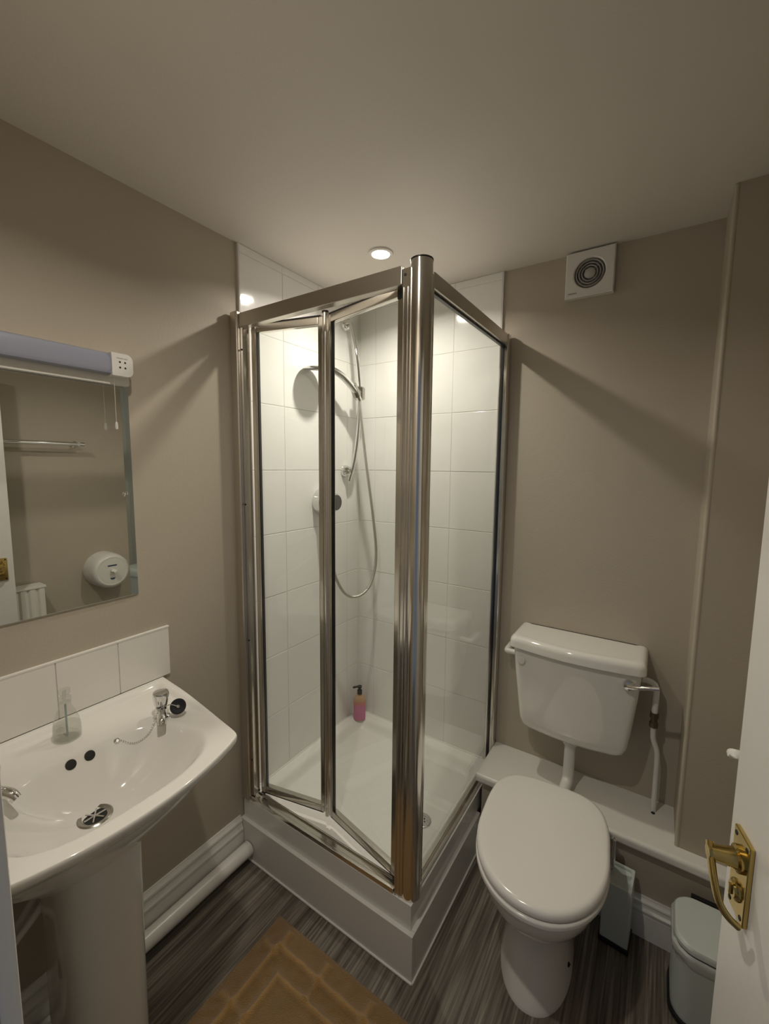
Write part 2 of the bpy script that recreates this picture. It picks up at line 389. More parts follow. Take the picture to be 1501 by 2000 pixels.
# ================================================================== SHOWER ENCLOSURE
en = thing('shower_enclosure', 'silver framed corner shower enclosure with folding glass door', 'shower enclosure', (0.37, -0.365, ZR))
ZT = 2.02; Z0 = ZR+0.0005
# corner post
pcx, pcy, pr = 0.7215, -0.6965, 0.029
bm = B(); prism(bm, [(pcx+pr*math.cos(q), pcy+pr*math.sin(q)) for q in [2*PI*k/56 for k in range(56)]], Z0, 2.030); post = obj('corner_post', bm, 'frame', en, angle=30)
bm = B(); lathe(bm, (pcx, pcy, 2.0302), (0, 0, 1), [(0, pr+0.0008), (0.0035, pr+0.0008), (0.0045, pr-0.002)], 48); obj('post_cap', bm, 'black', post)
bm = B(); box(bm, 0.6805, 0.7085, -0.7255, -0.688, Z0, 2.012, 0.003); box(bm, 0.684, 0.688, -0.7285, -0.725, Z0+0.001, 1.965, 0.001); box(bm, 0.698, 0.7005, -0.7280, -0.725, Z0+0.001, 1.965, 0.001); obj('post_flange', bm, 'frame', post)
bm = B(); box(bm, 0.709, 0.737, -0.6715, -0.652, Z0, 2.012, 0.003); obj('post_flange', bm, 'frame', post)
bm = B(); lathe(bm, (0.690, -0.7253, 1.995), (0, -1, 0), [(0, 0.004), (0.002, 0.003), (0.0025, 0.0)], 12, True, False); obj('screw', bm, 'darkgrey', post)
# wall channels
bm = B(); box(bm, 0.0008, 0.036, -0.737, -0.699, Z0, 2.027, 0.006, 3); wc1 = obj('wall_channel', bm, 'satin', en)
bm = B(); box(bm, 0.0365, 0.050, -0.722, -0.692, Z0+0.02, 2.0, 0.002); jm = obj('hinge_jamb', bm, 'frame', en)
for zz in (1.90, 1.37, 0.87, 0.40):
    bm = B(); lathe(bm, (0.043, -0.7218, zz), (0, -1, 0), [(0, 0.0035), (0.0018, 0.003), (0.002, 0.0)], 12, True, False); obj('screw', bm, 'black', jm)
bm = B(); box(bm, 0.704, 0.741, -0.034, -0.0015, Z0, 2.022, 0.006, 3); obj('wall_channel', bm, 'frame', en)
# head rails and tracks
obj('head_rail', box(B(), 0.0365, 0.680, -0.727, -0.698, 1.973, ZT, 0.003), 'satin', en)
obj('head_rail', box(B(), 0.706, 0.736, -0.6515, -0.0345, 1.978, ZT, 0.003), 'satin', en)
bm = B(); box(bm, 0.0365, 0.680, -0.729, -0.716, Z0, 0.251, 0.002); box(bm, 0.0365, 0.680, -0.716, -0.694, Z0, 0.243, 0.001); box(bm, 0.0365, 0.680, -0.694, -0.688, Z0, 0.249, 0.002)
obj('bottom_track', bm, 'frame', en)
bm = B(); box(bm, 0.706, 0.736, -0.6515, -0.0345, Z0, 0.247, 0.002); box(bm, 0.711, 0.727, -0.6515, -0.0345, 0.247, 0.262, 0.002)
obj('bottom_track', bm, 'frame', en)
# fixed side pane
obj('side_pane', box(B(), 0.716, 0.722, -0.6535, -0.0325, 0.262, 1.978), 'glass', en)
bm = B(); box(bm, 0.7135, 0.7245, -0.0385, -0.0345, 0.262, 1.978); box(bm, 0.7135, 0.7245, -0.6515, -0.0345, 1.972, 1.978); obj('glazing_gasket', bm, 'black', en)
# folding door leaves
MID = Vector((0.338, -0.621)); HL = Vector((0.054, -0.684)); HR = Vector((0.676, -0.690)); ZB, ZLT = 0.258, 1.985
def leaf(a, b, sw0, sw1, tag):
    d = (b-a); Ln = d.length; ang = math.atan2(d.y, d.x)
    T = Matrix.Translation((a.x, a.y, 0)) @ Matrix.Rotation(ang, 4, 'Z')
    root = obj('door_leaf', place(box(B(), 0, sw0, -0.010, 0.010, ZB, ZLT, 0.003), T), 'frame', en, label=tag)
    obj('stile', place(box(B(), Ln-sw1, Ln, -0.010, 0.010, ZB, ZLT, 0.003), T), 'frame', root)
    bm = B(); box(bm, 0.004, sw0-0.004, -0.0125, -0.0095, ZB+0.004, ZLT-0.004, 0.001); box(bm, Ln-sw1+0.004, Ln-0.004, -0.0125, -0.0095, ZB+0.004, ZLT-0.004, 0.001); obj('stile_ridge', place(bm, T), 'frame', root)
    obj('rail', place(box(B(), sw0, Ln-sw1, -0.010, 0.010, ZB, ZB+0.026, 0.003), T), 'frame', root)
    obj('rail', place(box(B(), sw0, Ln-sw1, -0.010, 0.010, ZLT-0.026, ZLT, 0.003), T), 'frame', root)
    obj('pane', place(box(B(), sw0-0.003, Ln-sw1+0.003, -0.002, 0.002, ZB+0.024, ZLT-0.024), T), 'glass', root)
    obj('seal', place(box(B(), 0.01, Ln-0.012, -0.008, 0.008, ZLT+0.0002, ZLT+0.005), T), 'black', root)
    obj('seal', place(box(B(), 0.01, Ln-0.012, -0.008, 0.008, ZB-0.005, ZB-0.0002), T), 'black', root)
    bm = B()
    box(bm, sw0-0.0005, sw0+0.002, -0.006, 0.006, ZB+0.026, ZLT-0.026); box(bm, Ln-sw1-0.002, Ln-sw1+0.0005, -0.006, 0.006, ZB+0.026, ZLT-0.026); obj('glazing_gasket', place(bm, T), 'black', root)
    return root
leaf(HL, MID-Vector((0.008, 0.002)), 0.022, 0.020, 'left folding glass door leaf')
leaf(MID+Vector((0.008, -0.002)), HR, 0.020, 0.026, 'right folding glass door leaf')
bm = B(); cyl(bm, (MID.x, MID.y-0.009, ZB-0.006), (MID.x, MID.y-0.009, ZLT+0.008), 0.0095, seg=20); hg = obj('fold_hinge', bm, 'frame', en)
bm = B(); cyl(bm, (MID.x, MID.y-0.009, ZLT+0.0085), (MID.x, MID.y-0.009, ZLT+0.014), 0.0115, seg=20); obj('hinge_cap', bm, 'black', hg)
obj('pivot_block', box(B(), 0.652, 0.674, -0.7015, -0.6985, 1.950, 1.984, 0.001), 'black', en)
obj('pivot_block', box(B(), 0.655, 0.679, -0.6975, -0.676, 1.9905, 2.004, 0.003), 'black', en)
obj('pivot_block', box(B(), 0.656, 0.678, -0.697, -0.678, 0.2435, 0.2525, 0.002), 'darkgrey', en)
obj('pivot_block', box(B(), 0.052, 0.068, -0.690, -0.676, 0.2435, 0.2525, 0.002), 'darkgrey', en)

# ================================================================== SHOWER FITTINGS
sh = thing('shower_riser_rail', 'bowed chrome shower riser rail with hand shower and hose', 'shower rail', (0.03, -0.11, 1.42))
RY = -0.11
bm = B(); tube(bm, [(0.028, RY, 2.165), (0.050, RY, 2.09), (0.075, RY, 1.97), (0.086, RY, 1.84), (0.080, RY, 1.68), (0.058, RY, 1.54), (0.026, RY, 1.44)], 0.0095, 14, 8); rail = obj('rail', bm, 'chrome', sh)
for zz in (2.155, 1.485):
    bm = B(); lathe(bm, (0.001, RY, zz), (1, 0, 0), [(0, 0.030), (0.012, 0.029), (0.024, 0.022), (0.042 if zz < 2 else 0.036, 0.016)], 24); obj('bracket', bm, 'chrome', sh)
bm = B(); lathe(bm, (0.086, RY, 1.81), (0, 0, 1), [(0, 0.019), (0.004, 0.024), (0.05, 0.025), (0.056, 0.020)], 24)
tube(bm, [(0.086, RY, 1.838), (0.092, RY-0.025, 1.842), (0.094, RY-0.045, 1.845)], 0.016, 14); cyl(bm, (0.094, RY-0.028, 1.822), (0.094, RY-0.062, 1.868), 0.019, 0.017, 20); obj('slider', bm, 'wastem', sh)
bm = B(); tube(bm, [(0.100, RY-0.018, 1.806), (0.096, RY-0.05, 1.845), (0.084, RY-0.12, 1.893), (0.072, RY-0.19, 1.915), (0.066, RY-0.235, 1.915)], lambda t: 0.0115+0.004*math.sin(PI*min(1, t*1.2)), 16, 8)
hs = obj('hand_shower', bm, 'chrome', sh)
hn = Vector((-0.11, 0.12, -1)).normalized(); hc = Vector((0.066, RY-0.255, 1.905))
bm = B(); lathe(bm, hc - hn*0.012, hn, [(0, 0.02), (0.003, 0.045), (0.008, 0.062), (0.014, 0.066), (0.017, 0.064)], 40); obj('shower_head', bm, 'chrome', hs)
bm = B(); lathe(bm, hc + hn*0.0052, hn, [(0, 0.060), (0.002, 0.059)], 40); obj('spray_plate', bm, 'grey', hs)
bm = B(); tube(bm, [(0.100, RY-0.018, 1.806), (0.106, RY-0.012, 1.72), (0.122, RY+0.005, 1.52), (0.150, RY+0.022, 1.28), (0.168, RY+0.025, 1.09), (0.160, RY-0.005, 0.965), (0.130, RY-0.058, 0.912), (0.095, RY-0.115, 0.93), (0.065, RY-0.155, 1.03), (0.047, RY-0.165, 1.18), (0.042, RY-0.165, 1.295)], 0.0072, 10, 10); obj('hose', bm, 'hose', sh)

vy, vz = -0.277, 1.35
vv = thing('shower_valve', 'round chrome shower valve on the tiled wall', 'shower valve', (0.0, vy, 1.29))
bm = B(); lathe(bm, (0.001, vy, vz), (1, 0, 0), [(0, 0.060), (0.010, 0.060), (0.035, 0.056), (0.044, 0.046), (0.046, 0.03)], 40); obj('backplate', bm, 'chrome', vv)
bm = B(); lathe(bm, (0.040, vy, vz), (1, 0, 0), [(0, 0.040), (0.006, 0.043), (0.042, 0.040), (0.048, 0.036)], 40); kn = obj('control_knob', bm, 'chrome', vv)
bm = B(); lathe(bm, (0.0882, vy, vz), (1, 0, 0), [(0, 0.034), (0.002, 0.033), (0.003, 0.024)], 32); obj('knob_cap', bm, 'darkgrey', kn)
bm = B(); cyl(bm, (0.042, vy, vz-0.058), (0.042, vy, vz-0.03), 0.013, seg=18); obj('hose_outlet', bm, 'chrome', vv)

# shower gel bottle on the tray corner
gx, gy, gz = 0.066, -0.071, tray_z(0.066, -0.071)
gx, gy, gz = 0.062, -0.068, ZR-0.004
gb = thing('shower_gel_bottle', 'pink shower gel pump bottle in the back corner of the tray', 'bottle', (gx, gy, gz))
bm = B(); loft(bm, [[(gx+px*s, gy+py*s, gz+h) for px, py in rrect(-0.030, 0.030, -0.021, 0.021, 0.018)] for h, s in ((0.0, 0.8), (0.006, 0.98), (0.03, 1.0), (0.082, 1.0))]); place(bm, Matrix.Translation((gx, gy, 0)) @ Matrix.Rotation(math.radians(38), 4, 'Z') @ Matrix.Translation((-gx, -gy, 0))); obj('body', bm, 'pink', gb)
bm = B(); loft(bm, [[(gx+px*s, gy+py*s, gz+h) for px, py in rrect(-0.0304, 0.0304, -0.0214, 0.0214, 0.018)] for h, s in ((0.082, 1.0), (0.100, 1.0))]); place(bm, Matrix.Translation((gx, gy, 0)) @ Matrix.Rotation(math.radians(38), 4, 'Z') @ Matrix.Translation((-gx, -gy, 0))); obj('label_band', bm, 'pinkred', gb)
bm = B(); loft(bm, [[(gx+px*s, gy+py*s, gz+h) for px, py in rrect(-0.030, 0.030, -0.021, 0.021, 0.018)] for h, s in ((0.100, 1.0), (0.113, 0.95), (0.124, 0.72), (0.131, 0.42), (0.137, 0.36))]); place(bm, Matrix.Translation((gx, gy, 0)) @ Matrix.Rotation(math.radians(38), 4, 'Z') @ Matrix.Translation((-gx, -gy, 0))); obj('shoulder', bm, 'amber', gb)
bm = B(); lathe(bm, (gx, gy, gz+0.137), (0, 0, 1), [(0, 0.0125), (0.018, 0.0125), (0.020, 0.008), (0.030, 0.006), (0.032, 0.011), (0.040, 0.011)], 20)
ddir = Vector((-0.75, -0.66, 0)).normalized(); tube(bm, [Vector((gx, gy, gz+0.173)), Vector((gx, gy, gz+0.173))+ddir*0.018, Vector((gx, gy, gz+0.170))+ddir*0.034], 0.005, 10); obj('pump', bm, 'black', gb)

# ================================================================== DOWNLIGHTS
for i, (sx, sy) in enumerate(SPOTS):
    t = thing('ceiling_downlight', ['lit round ceiling downlight above the shower', 'lit round ceiling downlight above the middle of the floor'][i], 'downlight', (sx, sy, H-0.006), group='ceiling downlights')
    bm = B(); lathe(bm, (sx, sy, H-0.0004), (0, 0, -1), [(0, 0.044), (0.004, 0.043), (0.006, 0.038), (0.006, 0.033), (0.002, 0.031)], 40, True, False); obj('bezel', bm, 'white', t)
    bm = B(); lathe(bm, (sx, sy, H-0.002), (0, 0, -1), [(0, 0.0305), (0.0015, 0.029), (0.002, 0.0)], 32, True, False); obj('lens', bm, 'lens', t)
    ld = bpy.data.lights.new('bulb', 'AREA'); ld.shape = 'DISK'; ld.size = 0.05; ld.energy = SPOT_POWER[i]; ld.color = SPOT_COLOR; ld.spread = SPOT_SPREAD
    lo = bpy.data.objects.new('bulb', ld); COL.objects.link(lo); lo.parent = t; lo.location = (0, 0, -0.003)

# ================================================================== WASH BASIN
BZ, BCY, BCX = 0.845, -1.31, 0.29
bs = thing('wash_basin', 'white pedestal wash basin with two chrome pillar taps', 'wash basin', (0.2, BCY, 0))
def smin(a, b, k): 
    m = min(a, b); return m - k*math.log(math.exp(-(a-m)/k)+math.exp(-(b-m)/k))
def basin_r(x, y, c):
    dx, dy = x-c, y-BCY; ax = (0.425-c) if dx > 0 else (c-0.155)
    return ((abs(dx)/ax)**2.6 + (abs(dy)/0.205)**2.6)**(1/2.6)
def basin_h(x, y):
    r0 = min(1, basin_r(x, y, 0.30)); r = basin_r(x, y, 0.30-0.05*(1-r0))
    rim = -0.020*sst(0.10, 0.46, x)
    g = -0.118*(1-r**2.1)+rim if r < 1.5 else 0.2
    g = -smin(-g, 0.121, 0.005)
    deck = rim-0.011*sst(0.018, 0.036, x)*sst(0.268, 0.248, abs(y-BCY))*sst(0.36, 0.22, x)
    return smin(g, deck, 0.0045)
bm = B(); NU, NV = 110, 84; V = {}
for i in range(NU+1):
    u = -1+2*i/NU
    for j in range(NV+1):
        v = j/NV; F = 0.408+0.056*(1-u*u); x = v*F; hw = 0.289-0.033*v
        k = (abs(u)**30)*(v**30); x -= 0.004*k; y = BCY+u*(hw-0.004*k)
        V[i, j] = bm.verts.new((x+0.0008, y, BZ+basin_h(x, y)))
for i in range(NU):
    for j in range(NV): bm.faces.new((V[i, j], V[i, j+1], V[i+1, j+1], V[i+1, j]))
ring = [V[0, j] for j in range(NV+1)] + [V[i, NV] for i in range(1, NU+1)] + [V[NU, j] for j in range(NV-1, -1, -1)] + [V[i, 0] for i in range(NU-1, 0, -1)]
base = [(v.co.x, v.co.y) for v in ring]
prev = ring
c0 = (0.19, BCY)
for dzz, s, offd in ((-0.0015, 1, 0.0018), (-0.006, 1, 0.003), (-0.014, 1, 0.002), (-0.022, 1, -0.003), (-0.034, 1, -0.014), (-0.046, 1, -0.030), (-0.056, 1, -0.046), (-0.075, 0.80, 0), (-0.10, 0.75, 0), (-0.14, 0.62, 0), (-0.18, 0.50, 0), (-0.20, 0.42, 0)):
    nxt = []
    for (x, y) in base:
        d = Vector((x-c0[0], y-c0[1])); n = d.normalized()
        px, py = c0[0]+d.x*s+n.x*offd, c0[1]+d.y*s+n.y*offd
        nxt.append(bm.verts.new((max(px, 0.0008), py, BZ+dzz+(-0.020*sst(0.10, 0.46, x) if dzz > -0.07 else -0.02))))
    for a in range(len(prev)): b2 = (a+1) % len(prev); bm.faces.new((prev[a], prev[b2], nxt[b2], nxt[a]))
    prev = nxt
bm.faces.new(prev)
bowl = obj('bowl', bm, 'ceramic', bs, angle=60)
# pedestal: D-shaped column
def dsec(hw, x0, x1, n=40):
    return [((x0+x1)/2+(x1-x0)/2*math.copysign(abs(math.cos(q))**(2/3.0), math.cos(q)), BCY-0.004+hw*math.copysign(abs(math.sin(q))**(2/2.6), math.sin(q))) for q in [2*PI*k/n for k in range(n)]]
bm = B(); loft(bm, [[(x, y, z) for x, y in dsec(hw, 0.075, x1)] for z, hw, x1 in ((0, 0.094, 0.286), (0.015, 0.093, 0.286), (0.05, 0.091, 0.288), (0.15, 0.090, 0.292), (0.4, 0.089, 0.300), (0.60, 0.092, 0.306), (0.68, 0.100, 0.318), (0.722, 0.108, 0.328))]); obj('pedestal', bm, 'ceramic', bs)
# waste, overflow holes
def nrm(x, y):
    e = 0.002; return Vector((-(basin_h(x+e, y)-basin_h(x-e, y))/(2*e), -(basin_h(x, y+e)-basin_h(x, y-e))/(2*e), 1)).normalized()
wx, wy = 0.265, -1.328; wn = nrm(wx, wy); wn = (wn+Vector((0, 0, 2.0))).normalized(); wp = Vector((wx, wy, BZ+basin_h(wx, wy)))
bm = B(); lathe(bm, wp-wn*0.006, wn, [(0, 0.035), (0.008, 0.035), (0.010, 0.032), (0.009, 0.026), (0.0065, 0.0225)], 36, True, False); ws = obj('waste', bm, 'wastem', bowl)
bm = B(); lathe(bm, wp+wn*0.0004, wn, [(0, 0.0226), (0.0008, 0.0226)], 28); obj('waste_opening', bm, 'dark', bowl)
bm = B(); u, v = frame_of(wn)
for k in range(3):
    q = k*PI/3; d = u*math.cos(q)+v*math.sin(q); tube(bm, [wp+wn*0.0024-d*0.0215, wp+wn*0.0024+d*0.0215], 0.0020, 8, smooth=False)
obj('waste_grid', bm, 'chrome', bowl)
for oy, ox in ((-1.3348, 0.172), (-1.2959, 0.172)):
    n = nrm(ox, oy); p = Vector((ox, oy, BZ+basin_h(ox, oy)))
    bm = B(); lathe(bm, p-n*0.003, n, [(0, 0.0112), (0.0052, 0.0112), (0.0056, 0.0100), (0.0057, 0.0)], 24, True, False); obj('overflow_hole', bm, 'dark', bowl)
# taps
def tap(ty, tx, tag):
    z0 = BZ+basin_h(tx, ty)
    bm = B(); lathe(bm, (tx, ty, z0-0.002), (0, 0, 1), [(0, 0.021), (0.006, 0.021), (0.010, 0.016), (0.022, 0.0145), (0.030, 0.015), (0.034, 0.013)], 28); t = obj('tap', bm, 'chrome', bs, label=tag)
    bm = B(); lathe(bm, (tx, ty, z0+0.033), (0, 0, 1), [(0, 0.012), (0.004, 0.017), (0.016, 0.019), (0.032, 0.0205), (0.038, 0.0185), (0.040, 0.010)], 28); obj('tap_head', bm, 'chrome', t)
    bm = B(); sd = -1 if ty > BCY else 1
    tube(bm, [(tx, ty, z0+0.016), (tx+0.020, ty+sd*0.010, z0+0.022), (tx+0.042, ty+sd*0.022, z0+0.020), (tx+0.052, ty+sd*0.028, z0+0.010)], lambda q: 0.0125-0.003*q, 16); obj('spout', bm, 'chrome', t)
tap(-1.128, 0.186, 'chrome tap beside the black plug'); tap(-1.478, 0.186, 'chrome tap half hidden by the door frame')
# plug on its chain, resting on the tap
pp = Vector((0.214, -1.098, 0.856)); pd = Vector((0.75, -0.35, 0.42)).normalized()
bm = B(); lathe(bm, pp-pd*0.006, pd, [(0, 0.014), (0.004, 0.017), (0.010, 0.020), (0.013, 0.020), (0.0135, 0.016), (0.012, 0.013), (0.012, 0.0)], 32, True, False); pg = obj('plug', bm, 'black', bs)
bm = B(); lathe(bm, pp+pd*0.006, pd, [(0, 0.005), (0.004, 0.004), (0.005, 0.0)], 14, True, False); obj('chain_ring', bm, 'chrome', pg)
cs = Vector((0.174, -1.236, BZ+basin_h(0.174, -1.236)))
bm = B(); pts = smooth_path([cs+Vector((0, 0, 0.006)), Vector((0.196, -1.205, BZ+basin_h(0.196, -1.205)+0.006)), Vector((0.205, -1.172, BZ+basin_h(0.205, -1.172)+0.010)), Vector((0.203, -1.146, 0.862)), Vector((0.208, -1.118, 0.868)), pp+pd*0.009], 8)
for p in pts: lathe(bm, p-Vector((0, 0, 0.0017)), (0, 0, 1), [(0, 0.0005), (0.0008, 0.0015), (0.0017, 0.0018), (0.0026, 0.0015), (0.0034, 0.0005)], 8)
obj('plug_chain', bm, 'chrome', bs)
bm = B(); lathe(bm, cs-nrm(cs.x, cs.y)*0.001, nrm(cs.x, cs.y), [(0, 0.008), (0.003, 0.007), (0.006, 0.003), (0.008, 0.003)], 16); obj('chain_stay', bm, 'chrome', bs)

# soap dispenser bottle
sx, sy = 0.086, -1.308; sz = BZ+basin_h(sx, sy)+0.0005
so = thing('soap_dispenser', 'clear plastic soap pump bottle on the basin ledge', 'soap bottle', (sx, sy, sz))
bm = B(); lathe(bm, (sx, sy, sz), (0, 0, 1), [(0, 0.026), (0.004, 0.029), (0.030, 0.029), (0.048, 0.026), (0.070, 0.018), (0.084, 0.012), (0.094, 0.011)], 32); obj('body', bm, 'bottle', so)
bm = B(); lathe(bm, (sx, sy, sz+0.003), (0, 0, 1), [(0, 0.025), (0.003, 0.0275), (0.027, 0.0275), (0.034, 0.0268)], 32); obj('liquid_soap', bm, 'liquid', so)
bm = B(); cyl(bm, (sx, sy, sz+0.006), (sx, sy, sz+0.088), 0.0024, seg=10); obj('dip_tube', bm, 'tube', so)
bm = B(); lathe(bm, (sx, sy, sz+0.0942), (0, 0, 1), [(0, 0.013), (0.012, 0.013), (0.013, 0.009), (0.020, 0.008), (0.022, 0.012), (0.032, 0.012)], 24); tube(bm, [(sx, sy, sz+0.121), (sx+0.015, sy-0.006, sz+0.121), (sx+0.030, sy-0.012, sz+0.117)], 0.0042, 10); obj('pump', bm, 'bottle', so)

# pipes under the basin
for k, (py, lab) in enumerate(((-1.47, 'white supply pipe rising from the floor beside the basin pedestal'), (-1.455, 'white waste pipe curving to the wall behind the basin pedestal'))):
    if k == 0:
        t = thing('basin_supply_pipe', lab, 'pipe', (0.10, py, 0)); bm = B(); tube(bm, [(0.10, py, 0.0), (0.10, py, 0.2), (0.10, py, 0.33), (0.105, py+0.012, 0.40), (0.12, py+0.06, 0.46), (0.13, py+0.09, 0.50)], 0.0085, 12); obj('pipe', bm, 'plast', t)
        bm = B(); lathe(bm, (0.10, py, 0.225), (0, 0, 1), [(0, 0.012), (0.006, 0.016), (0.05, 0.016), (0.056, 0.012)], 16); cyl(bm, (0.10, py, 0.25), (0.135, py, 0.25), 0.009, seg=14); obj('isolating_valve', bm, 'black', t)
    else:
        t = single('basin_waste_pipe', tube(B(), [(0.004, -1.56, 0.20), (0.02, -1.54, 0.215), (0.05, -1.49, 0.31), (0.075, -1.43, 0.42), (0.088, -1.38, 0.50)], 0.011, 12), 'plast', lab, 'pipe')
sp_ = single('floor_pipe', tube(B(), [(0.042, -0.7465, 0.052), (0.042, -1.0, 0.052), (0.042, -1.6, 0.052)], 0.026, 20, 4), 'white', 'fat white pipe running along the floor in front of the skirting', 'pipe')

# ================================================================== MIRROR, SHAVER LIGHT
mr = thing('wall_mirror', 'rectangular frameless mirror on the wall above the wash basin', 'mirror', (-0.004, -1.304, 1.127))
MY0, MY1, MZ0, MZ1 = -1.53, -1.078, 1.127, 1.722; bw = 0.022
bm = B(); rings = []
for x, ins in ((-0.0075, 0), (-0.0040, 0), (-0.0015, bw)):
    rings.append([(x, MY0+ins, MZ0+ins*0.12), (x, MY1-ins, MZ0+ins*0.12), (x, MY1-ins, MZ1-ins*0.12), (x, MY0+ins, MZ1-ins*0.12)])
loft(bm, rings, True, False); obj('bevelled_edge', bm, 'bevel', mr, angle=2)
bm = B(); box(bm, -0.0060, -0.0014, MY0+bw, MY1-bw, MZ0+0.0026, MZ1-0.0026); obj('silvered_face', bm, 'mirror', mr, angle=2)
for sy_ in (-1.101, -1.507):
    bm = B(); lathe(bm, (-0.002, sy_, 1.424), (1, 0, 0), [(0, 0.0075), (0.003, 0.0072), (0.006, 0.005), (0.0075, 0.0)], 20, True, False); obj('dome_screw', bm, 'chrome', mr)

sl = thing('shaver_light', 'wall light with blue-grey diffuser and shaver socket above the mirror', 'wall light', (-0.008, -1.32, 1.725))
Y0, Y1 = -1.555, -1.083
bm = B(); prism(bm, [(p[0], p[1]) for p in rrect(Y0, Y1, 1.722, 1.80, 0.006)], -0.0078, 0.018); bm2 = bm
place(bm, Matrix(((0, 0, 1, 0), (1, 0, 0, 0), (0, 1, 0, 0), (0, 0, 0, 1)))); 
obj('backplate', bm, 'white', sl)
def lightsec(y, g=0.0):
    pts = [(0.0182, 1.745-g*0), (0.034, 1.742), (0.046, 1.746), (0.050, 1.756), (0.050, 1.784), (0.046, 1.794), (0.034, 1.799), (0.0182, 1.799)]
    return [(x, y, z) for x, z in pts]
bm = B(); loft(bm, [lightsec(Y0+0.05), lightsec(-1.141)]); obj('diffuser', bm, 'diffuser', sl)
bm = B(); prism(bm, [(p[0], p[1]) for p in ([(-1.1408, 1.741), (-1.1408, 1.7995)] + [(-1.104+0.016*math.sin(q), 1.7835+0.016*math.cos(q)) for q in [k*PI/12 for k in range(7)]] + [(-1.104+0.016*math.cos(q), 1.757-0.016*math.sin(q)) for q in [k*PI/12 for k in range(7)]])], 0.0182, 0.0515)
place(bm, Matrix(((0, 0, 1, 0), (1, 0, 0, 0), (0, 1, 0, 0), (0, 0, 0, 1)))); so_ = obj('shaver_socket', bm, 'plast', sl)
obj('end_cap', box(B(), 0.0182, 0.0515, Y0, Y0+0.0498, 1.741, 1.7995, 0.004), 'plast', sl)
for yy in (-1.108, -1.121):
    for zz in (1.777, 1.763):
        bm = B(); lathe(bm, (0.0512, yy, zz), (1, 0, 0), [(0, 0.0026), (0.0006, 0.0026)], 12); obj('socket_hole', bm, 'dark', so_)
FX = Matrix(((0, 0, 1, 0), (1, 0, 0, 0), (0, 1, 0, 0), (0, 0, 0, 1)))
text_mesh('SHAVERS ONLY', 0.0042, 'printgrey', so_, Matrix.Translation((0.0516, -1.1145, 1.7865)) @ FX)
bm = B(); tube(bm, [(0.03, -1.128, 1.742), (0.03, -1.128, 1.62)], 0.0006, 6, smooth=False); cd = obj('pull_cord', bm, 'plast', sl)
bm = B(); lathe(bm, (0.03, -1.128, 1.622), (0, 0, -1), [(0, 0.0015), (0.003, 0.003), (0.016, 0.0038), (0.020, 0.0025)], 14); obj('cord_pull', bm, 'plast', cd)

# ================================================================== TOILET PAN + CISTERN
RZ = math.radians(5.0)
tl = thing('toilet_pan', 'white toilet pan with closed lid next to the shower', 'toilet', (1.020, -0.229, 0), RZ)
def sec(z, yb, yf, hw, eb=2.6, ef=2.15):
    cy = yb-(yb-yf)*0.45
    return [(x, y, z) for x, y in egg(0, cy, hw, yb-cy, cy-yf, eb, ef)]
bm = B(); loft(bm, [sec(0, -0.05, -0.395, 0.104, 3), sec(0.012, -0.05, -0.393, 0.103, 3), (sec(0.05, -0.05, -0.375, 0.096, 3)), sec(0.11, -0.05, -0.352, 0.088, 3), sec(0.17, -0.045, -0.345, 0.086), sec(0.215, -0.04, -0.365, 0.098), sec(0.26, -0.03, -0.415, 0.128), sec(0.30, -0.02, -0.452, 0.152), sec(0.335, -0.016, -0.474, 0.166), sec(0.365, -0.015, -0.484, 0.172), sec(0.380, -0.015, -0.486, 0.173), sec(0.386, -0.018, -0.483, 0.170)])
pan = obj('pan', bm, 'ceramic', tl, world=False, angle=60)
bm = B(); o_ = egg(0, -0.255, 0.182, 0.234, 0.243, 3.4, 2.1); prism(bm, o_, 0.3865, 0.405, 0.006, 4); obj('seat', bm, 'seat', tl, world=False, angle=60)
o_ = egg(0, -0.253, 0.181, 0.238, 0.240, 3.6, 2.1); n = len(o_)
bm = B(); rings = []
for s, zz in ((0.97, 0.4062), (0.992, 0.408), (1.0, 0.413), (0.998, 0.420), (0.985, 0.4265), (0.962, 0.4305), (0.93, 0.4325), (0.8, 0.4335), (0.6, 0.4342), (0.3, 0.4346), (0.05, 0.4348)):
    rings.append([(x*s, -0.253+(y+0.253)*s, zz) for x, y in o_])
loft(bm, rings); obj('lid', bm, 'seat', tl, world=False, angle=60)
for s in (-1, 1):
    bm = B(); cyl(bm, (s*0.05, -0.012, 0.395), (s*0.105, -0.012, 0.395), 0.009, seg=14); obj('lid_hinge', bm, 'seat', tl, world=False)
for lx, ly_, lz in ((0.085, -0.26, 0.165), (0.097, -0.255, 0.05), (-0.082, -0.285, 0.165)):
    s = 1 if lx > 0 else -1
    bm = B(); d = Vector((s, -0.55, 0)).normalized(); lathe(bm, Vector((lx, ly_, lz))-d*0.012, d, [(0, 0.006), (0.010, 0.006), (0.0105, 0.0)], 12, True, False); obj('fixing_hole', bm, 'dark', tl, world=False)

